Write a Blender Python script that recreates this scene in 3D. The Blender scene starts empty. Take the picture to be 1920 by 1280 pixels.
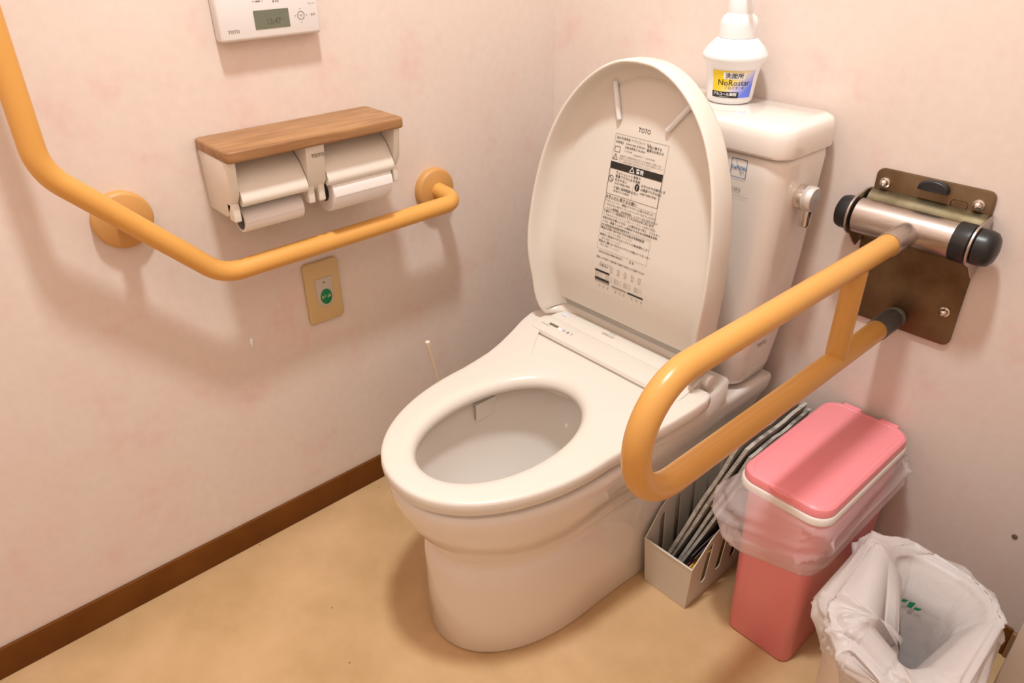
import bpy, bmesh, math, random
from mathutils import Vector, Matrix, noise
random.seed(7)
C = bpy.context.scene.collection
PI = math.pi

# ------------------------------------------------------------------ camera
YAW, PITCH, ROLL, FPX = math.radians(-48.2894), math.radians(30.2896), math.radians(-0.5793), 1391.05
CAM = Vector((1.26228, -1.26420, 1.19613))
_f = Vector((math.sin(YAW)*math.cos(PITCH), math.cos(YAW)*math.cos(PITCH), -math.sin(PITCH)))
_r = Vector((math.cos(YAW), -math.sin(YAW), 0)); _u = _r.cross(_f)
_r2 = math.cos(ROLL)*_r + math.sin(ROLL)*_u; _u2 = -math.sin(ROLL)*_r + math.cos(ROLL)*_u
cam_d = bpy.data.cameras.new('camera'); cam_d.sensor_width = 36; cam_d.lens = FPX/1920*36
cam_d.clip_start = 0.02
cam = bpy.data.objects.new('camera', cam_d); C.objects.link(cam)
cam.matrix_world = Matrix(((_r2.x, _u2.x, -_f.x, CAM.x), (_r2.y, _u2.y, -_f.y, CAM.y), (_r2.z, _u2.z, -_f.z, CAM.z), (0, 0, 0, 1)))
bpy.context.scene.camera = cam

# ------------------------------------------------------------------ light
w = bpy.data.worlds.new('world'); bpy.context.scene.world = w; w.use_nodes = True
w.node_tree.nodes['Background'].inputs[0].default_value = (1, .86, .74, 1)
w.node_tree.nodes['Background'].inputs[1].default_value = 0.0
ld = bpy.data.lights.new('ceiling_lamp_light_offscreen', 'AREA'); ld.shape = 'DISK'; ld.size = .2; ld.energy = 39.5
ld.color = (.915, .968, .975)
lo = bpy.data.objects.new('ceiling_lamp_light_offscreen', ld); C.objects.link(lo); lo.location = (.76, -.84, 2.745)
vs = bpy.context.scene.view_settings
vs.view_transform = 'Standard'; vs.look = 'None'; vs.gamma = 1; vs.use_curve_mapping = False; vs.exposure = -0.02

# ------------------------------------------------------------------ materials
def mat(name, col, rough=.5, metal=0, spec=.5, alpha=None, trans=0, emit=None, coat=0, var=None, vscale=8, bump=0, bscale=60, sss=0, stretch=(1, 1, 1), detail=4, ramp=(.35, .65)):
    m = bpy.data.materials.new(name); m.use_nodes = True
    nt = m.node_tree; b = nt.nodes['Principled BSDF']
    b.inputs['Base Color'].default_value = (*col, 1); b.inputs['Roughness'].default_value = rough
    b.inputs['Metallic'].default_value = metal; b.inputs['Specular IOR Level'].default_value = spec
    b.inputs['Coat Weight'].default_value = coat; b.inputs['Transmission Weight'].default_value = trans
    if sss: b.inputs['Subsurface Weight'].default_value = sss; b.inputs['Subsurface Radius'].default_value = (.02, .012, .008); b.inputs['Subsurface Scale'].default_value = .3
    if emit: b.inputs['Emission Color'].default_value = (*emit[0], 1); b.inputs['Emission Strength'].default_value = emit[1]
    if alpha is not None: b.inputs['Alpha'].default_value = alpha
    if var or bump:
        tc = nt.nodes.new('ShaderNodeTexCoord'); mp = nt.nodes.new('ShaderNodeMapping'); mp.inputs['Scale'].default_value = stretch
        nt.links.new(tc.outputs['Object'], mp.inputs[0])
    if var:
        n = nt.nodes.new('ShaderNodeTexNoise'); n.inputs['Scale'].default_value = vscale; n.inputs['Detail'].default_value = detail
        r = nt.nodes.new('ShaderNodeValToRGB')
        r.color_ramp.elements[0].color = (*col, 1); r.color_ramp.elements[1].color = (*var, 1)
        r.color_ramp.elements[0].position = ramp[0]; r.color_ramp.elements[1].position = ramp[1]
        nt.links.new(mp.outputs[0], n.inputs['Vector']); nt.links.new(n.outputs['Fac'], r.inputs[0]); nt.links.new(r.outputs[0], b.inputs['Base Color'])
    if bump:
        n2 = nt.nodes.new('ShaderNodeTexNoise'); n2.inputs['Scale'].default_value = bscale; n2.inputs['Detail'].default_value = 3
        bp = nt.nodes.new('ShaderNodeBump'); bp.inputs['Strength'].default_value = bump; bp.inputs['Distance'].default_value = .002
        nt.links.new(mp.outputs[0], n2.inputs['Vector']); nt.links.new(n2.outputs['Fac'], bp.inputs['Height']); nt.links.new(bp.outputs[0], b.inputs['Normal'])
    return m

def wallpaper():
    m = mat('wallpaper', (.83, .70, .64), .75, spec=.25, bump=.25, bscale=45)
    nt = m.node_tree; b = nt.nodes['Principled BSDF']
    tc = nt.nodes.new('ShaderNodeTexCoord')
    n = nt.nodes.new('ShaderNodeTexNoise'); n.inputs['Scale'].default_value = 9; n.inputs['Detail'].default_value = 6; n.inputs['Roughness'].default_value = .65
    r = nt.nodes.new('ShaderNodeValToRGB'); e = r.color_ramp.elements
    e[0].position = .36; e[0].color = (.81, .695, .62, 1); e[1].position = .72; e[1].color = (.80, .59, .54, 1)
    mid = e.new(.56); mid.color = (.81, .675, .60, 1)
    n2 = nt.nodes.new('ShaderNodeTexNoise'); n2.inputs['Scale'].default_value = 60; n2.inputs['Detail'].default_value = 4
    mx = nt.nodes.new('ShaderNodeMix'); mx.data_type = 'RGBA'; mx.blend_type = 'MULTIPLY'; mx.inputs[0].default_value = .10
    nt.links.new(tc.outputs['Object'], n.inputs['Vector']); nt.links.new(tc.outputs['Object'], n2.inputs['Vector'])
    nt.links.new(n.outputs['Fac'], r.inputs[0]); nt.links.new(r.outputs[0], mx.inputs[6]); nt.links.new(n2.outputs['Fac'], mx.inputs[7])
    nt.links.new(mx.outputs[2], b.inputs['Base Color'])
    return m

def floor_mat():
    m = mat('vinyl_floor', (.66, .44, .22), .42, spec=.4, bump=.12, bscale=30)
    nt = m.node_tree; b = nt.nodes['Principled BSDF']
    tc = nt.nodes.new('ShaderNodeTexCoord')
    n = nt.nodes.new('ShaderNodeTexNoise'); n.inputs['Scale'].default_value = 5; n.inputs['Detail'].default_value = 7; n.inputs['Roughness'].default_value = .6
    r = nt.nodes.new('ShaderNodeValToRGB'); e = r.color_ramp.elements
    e[0].position = .3; e[0].color = (.51, .325, .15, 1); e[1].position = .75; e[1].color = (.70, .455, .25, 1)
    v = nt.nodes.new('ShaderNodeTexVoronoi'); v.inputs['Scale'].default_value = 16
    r2 = nt.nodes.new('ShaderNodeValToRGB'); r2.color_ramp.elements[0].position = .03; r2.color_ramp.elements[0].color = (.35, .25, .15, 1)
    r2.color_ramp.elements[1].position = .045; r2.color_ramp.elements[1].color = (1, 1, 1, 1)
    mx = nt.nodes.new('ShaderNodeMix'); mx.data_type = 'RGBA'; mx.blend_type = 'MULTIPLY'; mx.inputs[0].default_value = .7
    nt.links.new(tc.outputs['Object'], n.inputs['Vector']); nt.links.new(tc.outputs['Object'], v.inputs['Vector'])
    nt.links.new(n.outputs['Fac'], r.inputs[0]); nt.links.new(v.outputs['Distance'], r2.inputs[0])
    nt.links.new(r.outputs[0], mx.inputs[6]); nt.links.new(r2.outputs[0], mx.inputs[7]); nt.links.new(mx.outputs[2], b.inputs['Base Color'])
    return m

def film(name, col, fac, rough=.25, thin=True):
    m = bpy.data.materials.new(name); m.use_nodes = True; nt = m.node_tree
    b = nt.nodes['Principled BSDF']; b.inputs['Base Color'].default_value = (*col, 1); b.inputs['Roughness'].default_value = rough
    out = nt.nodes['Material Output']
    tl = nt.nodes.new('ShaderNodeBsdfTranslucent'); tl.inputs[0].default_value = (*col, 1)
    a = nt.nodes.new('ShaderNodeMixShader'); a.inputs[0].default_value = .4
    nt.links.new(b.outputs[0], a.inputs[1]); nt.links.new(tl.outputs[0], a.inputs[2])
    tr = nt.nodes.new('ShaderNodeBsdfTransparent')
    s = nt.nodes.new('ShaderNodeMixShader'); s.inputs[0].default_value = fac
    nt.links.new(tr.outputs[0], s.inputs[1]); nt.links.new(a.outputs[0], s.inputs[2]); nt.links.new(s.outputs[0], out.inputs[0])
    tc = nt.nodes.new('ShaderNodeTexCoord'); n = nt.nodes.new('ShaderNodeTexNoise'); n.inputs['Scale'].default_value = 35; n.inputs['Detail'].default_value = 3
    bp = nt.nodes.new('ShaderNodeBump'); bp.inputs['Strength'].default_value = .5; bp.inputs['Distance'].default_value = .004
    nt.links.new(tc.outputs['Object'], n.inputs['Vector']); nt.links.new(n.outputs['Fac'], bp.inputs['Height'])
    nt.links.new(bp.outputs[0], b.inputs['Normal'])
    return m

def newsprint():
    m = mat('newsprint', (.50, .47, .42), .85, spec=.15)
    nt = m.node_tree; b = nt.nodes['Principled BSDF']
    tc = nt.nodes.new('ShaderNodeTexCoord'); mp = nt.nodes.new('ShaderNodeMapping'); mp.inputs['Scale'].default_value = (1, 1, 1)
    nt.links.new(tc.outputs['Object'], mp.inputs[0])
    wv = nt.nodes.new('ShaderNodeTexWave'); wv.wave_type = 'BANDS'; wv.bands_direction = 'Z'; wv.inputs['Scale'].default_value = 70
    wv.inputs['Distortion'].default_value = 1.2; wv.inputs['Detail'].default_value = 2
    n = nt.nodes.new('ShaderNodeTexNoise'); n.inputs['Scale'].default_value = 60
    r = nt.nodes.new('ShaderNodeValToRGB'); r.color_ramp.elements[0].position = .1; r.color_ramp.elements[0].color = (.20, .175, .15, 1)
    r.color_ramp.elements[1].position = .6; r.color_ramp.elements[1].color = (.52, .47, .41, 1)
    ml = nt.nodes.new('ShaderNodeMath'); ml.operation = 'ADD'
    ms = nt.nodes.new('ShaderNodeMath'); ms.operation = 'MULTIPLY_ADD'; ms.inputs[1].default_value = 1.6; ms.inputs[2].default_value = -.62
    nt.links.new(mp.outputs[0], wv.inputs['Vector']); nt.links.new(mp.outputs[0], n.inputs['Vector'])
    nt.links.new(n.outputs['Fac'], ms.inputs[0]); nt.links.new(wv.outputs['Fac'], ml.inputs[0]); nt.links.new(ms.outputs[0], ml.inputs[1])
    nt.links.new(ml.outputs[0], r.inputs[0]); nt.links.new(r.outputs[0], b.inputs['Base Color'])
    return m

def wood_mat():
    m = mat('shelf_wood', (.45, .2, .07), .45, spec=.4)
    nt = m.node_tree; b = nt.nodes['Principled BSDF']
    tc = nt.nodes.new('ShaderNodeTexCoord'); mp = nt.nodes.new('ShaderNodeMapping'); mp.inputs['Scale'].default_value = (30, 4, 30)
    n = nt.nodes.new('ShaderNodeTexNoise'); n.inputs['Scale'].default_value = 2.2; n.inputs['Detail'].default_value = 6; n.inputs['Distortion'].default_value = .8
    r = nt.nodes.new('ShaderNodeValToRGB'); e = r.color_ramp.elements
    e[0].position = .3; e[0].color = (.26, .12, .045, 1); e[1].position = .75; e[1].color = (.44, .235, .10, 1)
    nt.links.new(tc.outputs['Object'], mp.inputs[0]); nt.links.new(mp.outputs[0], n.inputs['Vector']); nt.links.new(n.outputs['Fac'], r.inputs[0]); nt.links.new(r.outputs[0], b.inputs['Base Color'])
    return m

def label_grad():
    m = mat('bottle_label_print', (.9, .7, 0), .4)
    nt = m.node_tree; b = nt.nodes['Principled BSDF']
    at = nt.nodes.new('ShaderNodeAttribute'); at.attribute_name = 'lab'
    r = nt.nodes.new('ShaderNodeValToRGB'); e = r.color_ramp.elements
    e[0].position = .30; e[0].color = (.85, .62, .02, 1); e[1].position = .85; e[1].color = (.14, .22, .9, 1)
    a = e.new(.48); a.color = (.88, .72, .25, 1); c = e.new(.62); c.color = (.62, .6, .85, 1)
    nt.links.new(at.outputs['Fac'], r.inputs[0]); nt.links.new(r.outputs[0], b.inputs['Base Color'])
    return m

M = dict(
    wall=wallpaper(), floor=floor_mat(), wood=wood_mat(), news=newsprint(), label=label_grad(),
    ceiling=mat('ceiling_paint', (.78, .70, .63), .8),
    base=mat('brown_baseboard', (.17, .058, .007), .6, spec=.2, var=(.14, .045, .005), vscale=12),
    porcelain=mat('cream_porcelain', (.82, .745, .68), .10, spec=.5, coat=.3),
    seat=mat('ivory_plastic', (.74, .675, .60), .28, spec=.45),
    holder=mat('holder_plastic', (.80, .73, .64), .4),
    white=mat('white_plastic', (.86, .85, .85), .3),
    remote=mat('remote_plastic', (.80, .76, .74), .4),
    paper=mat('tissue_paper', (.86, .80, .77), .9, spec=.1, bump=.2, bscale=80),
    card=mat('grey_cardboard', (.30, .28, .27), .9),
    rail=mat('tan_rail_coating', (.74, .375, .092), .42, spec=.4, var=(.71, .355, .085), vscale=5),
    frail=mat('tan_woodgrain_coating', (.64, .33, .085), .3, spec=.45, var=(.65, .32, .075), vscale=4, stretch=(45, 1.2, 45)),
    flange=mat('tan_flange_plastic', (.62, .32, .10), .45),
    steel=mat('brushed_steel', (.55, .49, .45), .32, metal=1, var=(.47, .41, .37), vscale=30, stretch=(1, 20, 20)),
    plate=mat('tarnished_steel', (.20, .135, .075), .42, metal=.75, var=(.12, .065, .028), vscale=14, detail=6, bump=.1),
    bracket=mat('dull_brass_steel', (.17, .135, .08), .42, metal=.8, var=(.09, .065, .03), vscale=20),
    bolt=mat('bright_bolt_steel', (.75, .70, .66), .15, metal=1),
    chrome=mat('satin_chrome', (.72, .68, .64), .2, metal=1),
    dial=mat('silver_dial_plastic', (.72, .68, .65), .3, metal=.5),
    black=mat('black_rubber', (.012, .012, .014), .35),
    grey=mat('dark_grey_rubber', (.10, .09, .085), .5),
    lgrey=mat('pale_grey_rubber', (.24, .24, .20), .5),
    ink=mat('black_ink', (.02, .018, .015), .5),
    inkb=mat('brown_grey_ink', (.16, .12, .09), .5),
    inkg=mat('grey_ink', (.35, .30, .26), .5),
    inkblue=mat('blue_ink', (.10, .25, .48), .4),
    inkgreen=mat('green_ink', (.02, .25, .10), .5),
    blackp=mat('black_print', (.012, .011, .01), .4),
    lcd=mat('lcd_screen', (.17, .18, .13), .25),
    led=mat('pale_blue_led', (.7, .7, .95), .3, emit=((.65, .7, 1), .8)),
    sensor=mat('pale_blue_lens', (.72, .76, .86), .15),
    yel=mat('yellowed_plate_plastic', (.64, .45, .21), .4),
    btn=mat('grey_button_plastic', (.56, .48, .40), .4),
    green=mat('green_button', (.0, .20, .06), .4),
    wornwhite=mat('worn_white_print', (.45, .55, .32), .6),
    pink=mat('pink_plastic', (.91, .29, .32), .35, spec=.4),
    rim=mat('white_rim_plastic', (.80, .71, .66), .4),
    film=film('clear_bag_film', (.95, .88, .87), .42, .10),
    wfilm=film('milky_bag_film', (.90, .84, .82), .90, .38),
    wbin=mat('white_bin_plastic', (.80, .72, .67), .45),
    basket=mat('frosted_basket_plastic', (.68, .61, .53), .4, sss=.0),
    mag=mat('yellow_magazine_cover', (.75, .42, .02), .35),
    magr=mat('dark_red_magazine_cover', (.16, .02, .03), .35),
    magw=mat('white_magazine_pages', (.55, .5, .5), .6),
    darkp=mat('dark_printed_page', (.05, .035, .03), .5),
    cream=mat('cream_stick_plastic', (.76, .65, .52), .4),
    frame=mat('beige_door_frame', (.60, .51, .44), .5),
    frame2=mat('light_brown_trim', (.28, .15, .07), .5),
    water=mat('toilet_water', (.62, .58, .50), .03, spec=.6),
    lampglass=mat('lamp_cover', (.9, .88, .85), .3),
)

# ------------------------------------------------------------------ mesh helpers
def link(name, me, m, parent=None, smooth=True, ang=40):
    if m is not None: me.materials.append(M[m] if isinstance(m, str) else m)
    if smooth and len(me.polygons):
        me.polygons.foreach_set('use_smooth', [True]*len(me.polygons)); me.set_sharp_from_angle(angle=math.radians(ang))
    o = bpy.data.objects.new(name, me); C.objects.link(o)
    if parent is not None: o.parent = parent; o.matrix_parent_inverse = parent.matrix_world.inverted() if parent.type != 'EMPTY' or True else Matrix()
    return o

def pydata(name, vs, fs, m, parent=None, smooth=True, ang=40, fix=True):
    me = bpy.data.meshes.new(name); me.from_pydata([tuple(v) for v in vs], [], fs); me.update()
    if fix:
        bm = bmesh.new(); bm.from_mesh(me); bmesh.ops.remove_doubles(bm, verts=bm.verts, dist=1e-6); bmesh.ops.recalc_face_normals(bm, faces=bm.faces); bm.to_mesh(me); bm.free()
    return link(name, me, m, parent, smooth, ang)

class MB:
    def __init__(s): s.v = []; s.f = []
    def add(s, vs, fs):
        k = len(s.v); s.v += [Vector(v) for v in vs]; s.f += [tuple(i+k for i in f) for f in fs]; return s
    def loft(s, rings, cap0=True, cap1=True, closed=True):
        n = len(rings[0]); vs = [p for r in rings for p in r]; fs = []
        for a in range(len(rings)-1):
            for i in range(n if closed else n-1):
                j = (i+1) % n; fs.append((a*n+i, a*n+j, (a+1)*n+j, (a+1)*n+i))
        if cap0: fs.append(tuple(range(n))[::-1])
        if cap1: fs.append(tuple(range((len(rings)-1)*n, len(rings)*n)))
        return s.add(vs, fs)
    def box(s, x0, x1, y0, y1, z0, z1):
        v = [(x, y, z) for z in (z0, z1) for y in (y0, y1) for x in (x0, x1)]
        return s.add(v, [(0, 2, 3, 1), (4, 5, 7, 6), (0, 1, 5, 4), (2, 6, 7, 3), (0, 4, 6, 2), (1, 3, 7, 5)])
    def build(s, name, m, parent=None, smooth=True, ang=40, fix=True): return pydata(name, s.v, s.f, m, parent, smooth, ang, fix)

def rbox(name, x0, x1, y0, y1, z0, z1, r, m, parent=None, seg=3):
    bm = bmesh.new(); bmesh.ops.create_cube(bm, size=1)
    for v in bm.verts: v.co = Vector((x0+(v.co.x+.5)*(x1-x0), y0+(v.co.y+.5)*(y1-y0), z0+(v.co.z+.5)*(z1-z0)))
    bmesh.ops.bevel(bm, geom=bm.edges[:], offset=r, segments=seg, profile=.5, affect='EDGES')
    me = bpy.data.meshes.new(name); bm.to_mesh(me); bm.free()
    return link(name, me, m, parent, True, 35)

def rrect(x0, x1, y0, y1, r, n=6):
    pts = []
    for cx, cy, a0 in ((x1-r, y1-r, 0), (x0+r, y1-r, 90), (x0+r, y0+r, 180), (x1-r, y0+r, 270)):
        for k in range(n+1):
            a = math.radians(a0+90*k/n); pts.append((cx+r*math.cos(a), cy+r*math.sin(a)))
    return pts

def prism(pts, fn, d0, d1, bev=0, seg=2):
    """closed outline pts (a,b) -> fn(a,b,d); rounded edges by inset rings"""
    cx = sum(p[0] for p in pts)/len(pts); cy = sum(p[1] for p in pts)/len(pts)
    n = len(pts); nr = []
    for i in range(n):
        a = Vector(pts[i-1]); b = Vector(pts[(i+1) % n]); t = (b-a)
        t = t.normalized() if t.length > 1e-9 else Vector((1, 0)); nr.append(Vector((t.y, -t.x)))
    area = sum(pts[i][0]*pts[(i+1) % n][1]-pts[(i+1) % n][0]*pts[i][1] for i in range(n))
    sg = 1 if area > 0 else -1
    def ring(ins, d): return [fn(p[0]-sg*q.x*ins, p[1]-sg*q.y*ins, d) for p, q in zip(pts, nr)]
    mb = MB()
    if bev:
        s = 1 if d1 > d0 else -1; rs = []
        for k in range(seg+1):
            a = PI/2*k/seg; rs.append(ring(bev*(1-math.sin(a)), d0+s*bev*(1-math.cos(a))))
        for k in range(seg+1):
            a = PI/2*k/seg; rs.append(ring(bev*(1-math.cos(a)), d1-s*bev*(1-math.sin(a))))
        return mb.loft(rs)
    return mb.loft([ring(0, d0), ring(0, d1)])

def fillet(pts, rads, n=10):
    pts = [Vector(p) for p in pts]; out = [pts[0]]
    for i in range(1, len(pts)-1):
        p = pts[i]; a = (pts[i-1]-p); b = (pts[i+1]-p); la, lb = a.length, b.length; a.normalize(); b.normalize()
        th = a.angle(b); r = rads[i-1]; t = min(r/math.tan(th/2), la*.49 if i > 1 else la*.98, lb*.49 if i < len(pts)-2 else lb*.98); r = t*math.tan(th/2)
        c = p+(a+b).normalized()*(r/math.sin(th/2)); s = p+a*t-c; e = p+b*t-c
        ang = s.angle(e); ax = s.cross(e).normalized()
        for k in range(n+1): out.append(c+Matrix.Rotation(ang*k/n, 3, ax) @ s)
    out.append(pts[-1]); return out

def tube(path, r, n=24, mb=None, cap=True):
    mb = mb or MB(); path = [Vector(p) for p in path]; rings = []
    t0 = (path[1]-path[0]).normalized(); up = Vector((0, 0, 1)) if abs(t0.z) < .9 else Vector((1, 0, 0))
    nrm = (up-t0*up.dot(t0)).normalized()
    for i, p in enumerate(path):
        if i == 0: t = path[1]-p
        elif i == len(path)-1: t = p-path[-2]
        else: t = (path[i+1]-p).normalized()+(p-path[i-1]).normalized()
        t.normalize(); nrm = (nrm-t*nrm.dot(t)).normalized(); bn = t.cross(nrm)
        rr = r[i] if isinstance(r, (list, tuple)) else r
        rings.append([p+(nrm*math.cos(2*PI*k/n)+bn*math.sin(2*PI*k/n))*rr for k in range(n)])
    return mb.loft(rings, cap, cap)

def lathe(prof, origin, axis='z', n=40, mb=None, caps=True):
    """prof: list of (radius, height)"""
    mb = mb or MB(); o = Vector(origin); rings = []
    for r, h in prof:
        ring = []
        for k in range(n):
            a = 2*PI*k/n; c, s = r*math.cos(a), r*math.sin(a)
            ring.append(o+{'z': Vector((c, s, h)), 'x': Vector((h, c, s)), 'y': Vector((s, h, c))}[axis])
        rings.append(ring)
    return mb.loft(rings, caps, caps)

def thing(name, label, cat, loc=(0, 0, 0), group=None):
    o = bpy.data.objects.new(name, None); C.objects.link(o); o.location = loc; o.empty_display_size = .05
    o['label'] = label; o['category'] = cat
    if group: o['group'] = group
    bpy.context.view_layer.update()
    return o

def tag(o, label, cat, group=None):
    o['label'] = label; o['category'] = cat
    if group: o['group'] = group
    return o

def struct(o): o['kind'] = 'structure'; return o

def text_mb(body, size, fn, mb=None, align='LEFT', bold=0):
    """text as flat mesh; fn(s,t)->world"""
    cu = bpy.data.curves.new('t', 'FONT'); cu.body = body; cu.size = size; cu.align_x = align; cu.resolution_u = 2; cu.offset = bold
    o = bpy.data.objects.new('t', cu); C.objects.link(o); bpy.context.view_layer.update()
    me = bpy.data.meshes.new_from_object(o.evaluated_get(bpy.context.evaluated_depsgraph_get()))
    mb = mb or MB(); mb.add([fn(v.co.x, v.co.y) for v in me.vertices], [tuple(p.vertices) for p in me.polygons])
    bpy.data.objects.remove(o); bpy.data.curves.remove(cu); bpy.data.meshes.remove(me)
    return mb

def quad_mb(mb, fn, s0, s1, t0, t1, n=1):
    vs = []; fs = []
    for i in range(n+1):
        s = s0+(s1-s0)*i/n; vs += [fn(s, t0), fn(s, t1)]
    for i in range(n): fs.append((2*i, 2*i+2, 2*i+3, 2*i+1))
    return mb.add(vs, fs)

def line_mb(mb, fn, pts, w, closed=False):
    n = len(pts)
    for i in range(n if closed else n-1):
        a = Vector(pts[i]); b = Vector(pts[(i+1) % n]); d = b-a
        if d.length < 1e-9: continue
        q = Vector((-d.y, d.x)).normalized()*w/2; e = d.normalized()*w*.5
        mb.add([fn(*(a-e+q)), fn(*(a-e-q)), fn(*(b+e-q)), fn(*(b+e+q))], [(0, 1, 2, 3)])
    return mb

def interp(tab, x):
    if x <= tab[0][0]: return tab[0][1]
    for (a, p), (b, q) in zip(tab, tab[1:]):
        if x <= b: return p+(q-p)*(x-a)/(b-a)
    return tab[-1][1]

def catmull(tab, x):
    if x <= tab[0][0]: return tab[0][1]
    if x >= tab[-1][0]: return tab[-1][1]
    for i in range(len(tab)-1):
        if x <= tab[i+1][0]:
            x1, y1 = tab[i]; x2, y2 = tab[i+1]; x0, y0 = tab[max(i-1, 0)]; x3, y3 = tab[min(i+2, len(tab)-1)]
            m1 = (y2-y0)/(x2-x0) if x2 != x0 else 0; m2 = (y3-y1)/(x3-x1) if x3 != x1 else 0
            h = x2-x1; t = (x-x1)/h
            return (2*t**3-3*t**2+1)*y1+(t**3-2*t**2+t)*h*m1+(-2*t**3+3*t**2)*y2+(t**3-t**2)*h*m2

# ------------------------------------------------------------------ setting
XR, YF, ZC = 1.45, -1.75, 2.82
struct(MB().box(-.1, 1.6, -1.9, .1, -.05, 0).build('floor', 'floor', smooth=False))
struct(MB().box(-.1, 1.6, -1.9, .1, ZC, ZC+.05).build('ceiling', 'ceiling', smooth=False))
struct(MB().box(-.08, 0, -1.9, .08, 0, ZC).build('wall_left', 'wall', smooth=False))
wb = struct(MB().box(0, 1.6, 0, .08, 0, ZC).build('wall_back', 'wall', smooth=False))
struct(MB().box(XR, XR+.08, -1.9, 0, 0, ZC).build('wall_right', 'wall', smooth=False))
struct(MB().box(0, XR, YF-.08, YF, 0, ZC).build('wall_front', 'wall', smooth=False))
struct(rbox('baseboard_left', 0, .007, -1.75, -.001, .0, .066, .002, 'base'))
struct(rbox('baseboard_back', .0075, 1.198, -.0065, 0, .0, .066, .002, 'base'))
struct(rbox('trim_1', 1.198, 1.216, -.009, 0, .0, .062, .002, 'frame2'))
struct(rbox('trim_2', 1.2165, 1.45, -.25, -.0005, 0, 2.82, .003, 'frame'))
o = lathe([(.0045, 0), (.0045, -.0015), (.002, -.002)], (1.142, 0, .253), 'y', 10).build('nail_hole', 'inkb', wb)

# ------------------------------------------------------------------ toilet
X0 = .472
toilet = thing('toilet', 'cream porcelain toilet with raised lid, electric bidet seat and rear tank', 'toilet', (X0, -.4, 0))

def outline(wb_, hw, vb, vm, vf, z, n=2.15, ns=14, nf=28, ell=False, off=0):
    pts = []
    for k in range(ns):
        t = k/ns
        if ell:
            a = -PI/2*(1-t)*.93; u = hw*math.cos(a); v = vm+(vm-vb)*math.sin(a)
        else:
            s = t*t*(3-2*t); u = wb_+(hw-wb_)*s; v = vb+(vm-vb)*t
        pts.append((u, v))
    for k in range(nf+1):
        a = PI/2*k/nf; u = hw*max(math.cos(a), 0)**(2/n); v = vm+(vf-vm)*math.sin(a)**(2/n); pts.append((u, v))
    pts += [(-u, v) for u, v in reversed(pts[:-1])]
    return [Vector((X0+u, -v, z)) for u, v in pts]

rings = [outline(.160, .143, .06, .50, .741, 0), outline(.163, .146, .06, .50, .745, .006), outline(.163, .146, .06, .50, .745, .11),
         outline(.163, .147, .06, .50, .745, .160), outline(.163, .1465, .06, .50, .7445, .188), outline(.162, .144, .06, .50, .741, .202), outline(.161, .1415, .06, .50, .7375, .212), outline(.161, .141, .06, .50, .737, .222),
         outline(.163, .145, .055, .50, .742, .234), outline(.167, .154, .05, .50, .755, .256), outline(.172, .166, .04, .50, .772, .286), outline(.180, .177, .03, .50, .786, .316), outline(.193, .186, .03, .50, .796, .345),
         outline(.197, .189, .03, .50, .799, .367), outline(.196, .1885, .032, .50, .7985, .375), outline(.193, .185, .034, .50, .794, .380), outline(.188, .179, .038, .50, .787, .382)]
mb = MB().loft(rings, True, False)
pan = mb.build('pan', 'porcelain', toilet, ang=60)
rr = [outline(.188, .179, .038, .50, .787, .382), outline(.1, .150, .33, .57, .765, .382, ell=True), outline(.1, .140, .35, .57, .756, .377, ell=True), outline(.1, .136, .36, .57, .752, .36, ell=True),
      outline(.1, .135, .365, .565, .748, .335, ell=True), outline(.1, .125, .375, .55, .725, .28, ell=True), outline(.1, .105, .38, .53, .69, .23, ell=True),
      outline(.1, .075, .40, .50, .63, .19, ell=True), outline(.1, .05, .41, .48, .57, .16, ell=True), outline(.1, .03, .43, .47, .52, .145, ell=True)]
MB().loft(rr, False, True).build('bowl', 'porcelain', pan, ang=70)
MB().loft([outline(.1, .077, .395, .50, .635, .196, ell=True), outline(.1, .04, .43, .49, .56, .196, ell=True)], False, True).build('water', 'water', pan)
# flush outlet on the far side of the bowl
def _or(x0, x1, z0, z1, y): return [Vector((X0+x0, y, z0)), Vector((X0+x1, y, z0)), Vector((X0+x1, y, z1)), Vector((X0+x0, y, z1))]
MB().loft([_or(-.150, -.126, .336, .374, -.490), _or(-.150, -.126, .336, .374, -.541), _or(-.148, -.1285, .3385, .372, -.541), _or(-.148, -.1285, .3385, .372, -.494)]).build('flush_outlet', 'porcelain', pan, smooth=False)
# small bolt cover near the foot
_bn = Vector((-.45, -.89, 0)).normalized(); _bp = Vector((X0-.058, -.7255, .033))
tube([_bp-_bn*.003, _bp+_bn*.0015, _bp+_bn*.0025], [.0055, .0055, .003], 14).build('bolt_cover', 'inkb', pan)

# --- bidet seat
HC = .585
def zt(v): return catmull([(.24, .466), (.29, .4575), (.335, .449), (.38, .438), (.44, .4285), (.52, .4235), (.66, .421), (.83, .418)], v)
half = [(.19, .346), (.192, .30), (.196, .287), (.214, .286), (.221, .291), (.2235, .305), (.220, .335), (.212, .37), (.203, .41), (.196, .45), (.1925, .49)]
fr = [(.190*max(math.cos(a), 0)**(2/2.1), .52+(.806-.52)*math.sin(a)**(2/2.1)) for a in [PI/2*k/40 for k in range(41)]]
outer = half+fr
outer = outer+[(-u, v) for u, v in reversed(outer[:-1])]     # starts rear right, ends rear left
outer += [(.19*(1-2*k/10), .346) for k in range(9, 0, -1)][::-1] and [(-.19+.38*k/12, .346) for k in range(1, 12)]
def densify(p, d=.012):
    out = []
    for i in range(len(p)):
        a = Vector(p[i]); b = Vector(p[(i+1) % len(p)]); k = max(1, int((b-a).length/d))
        out += [a+(b-a)*j/k for j in range(k)]
    return out
outer = densify(outer)
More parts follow.
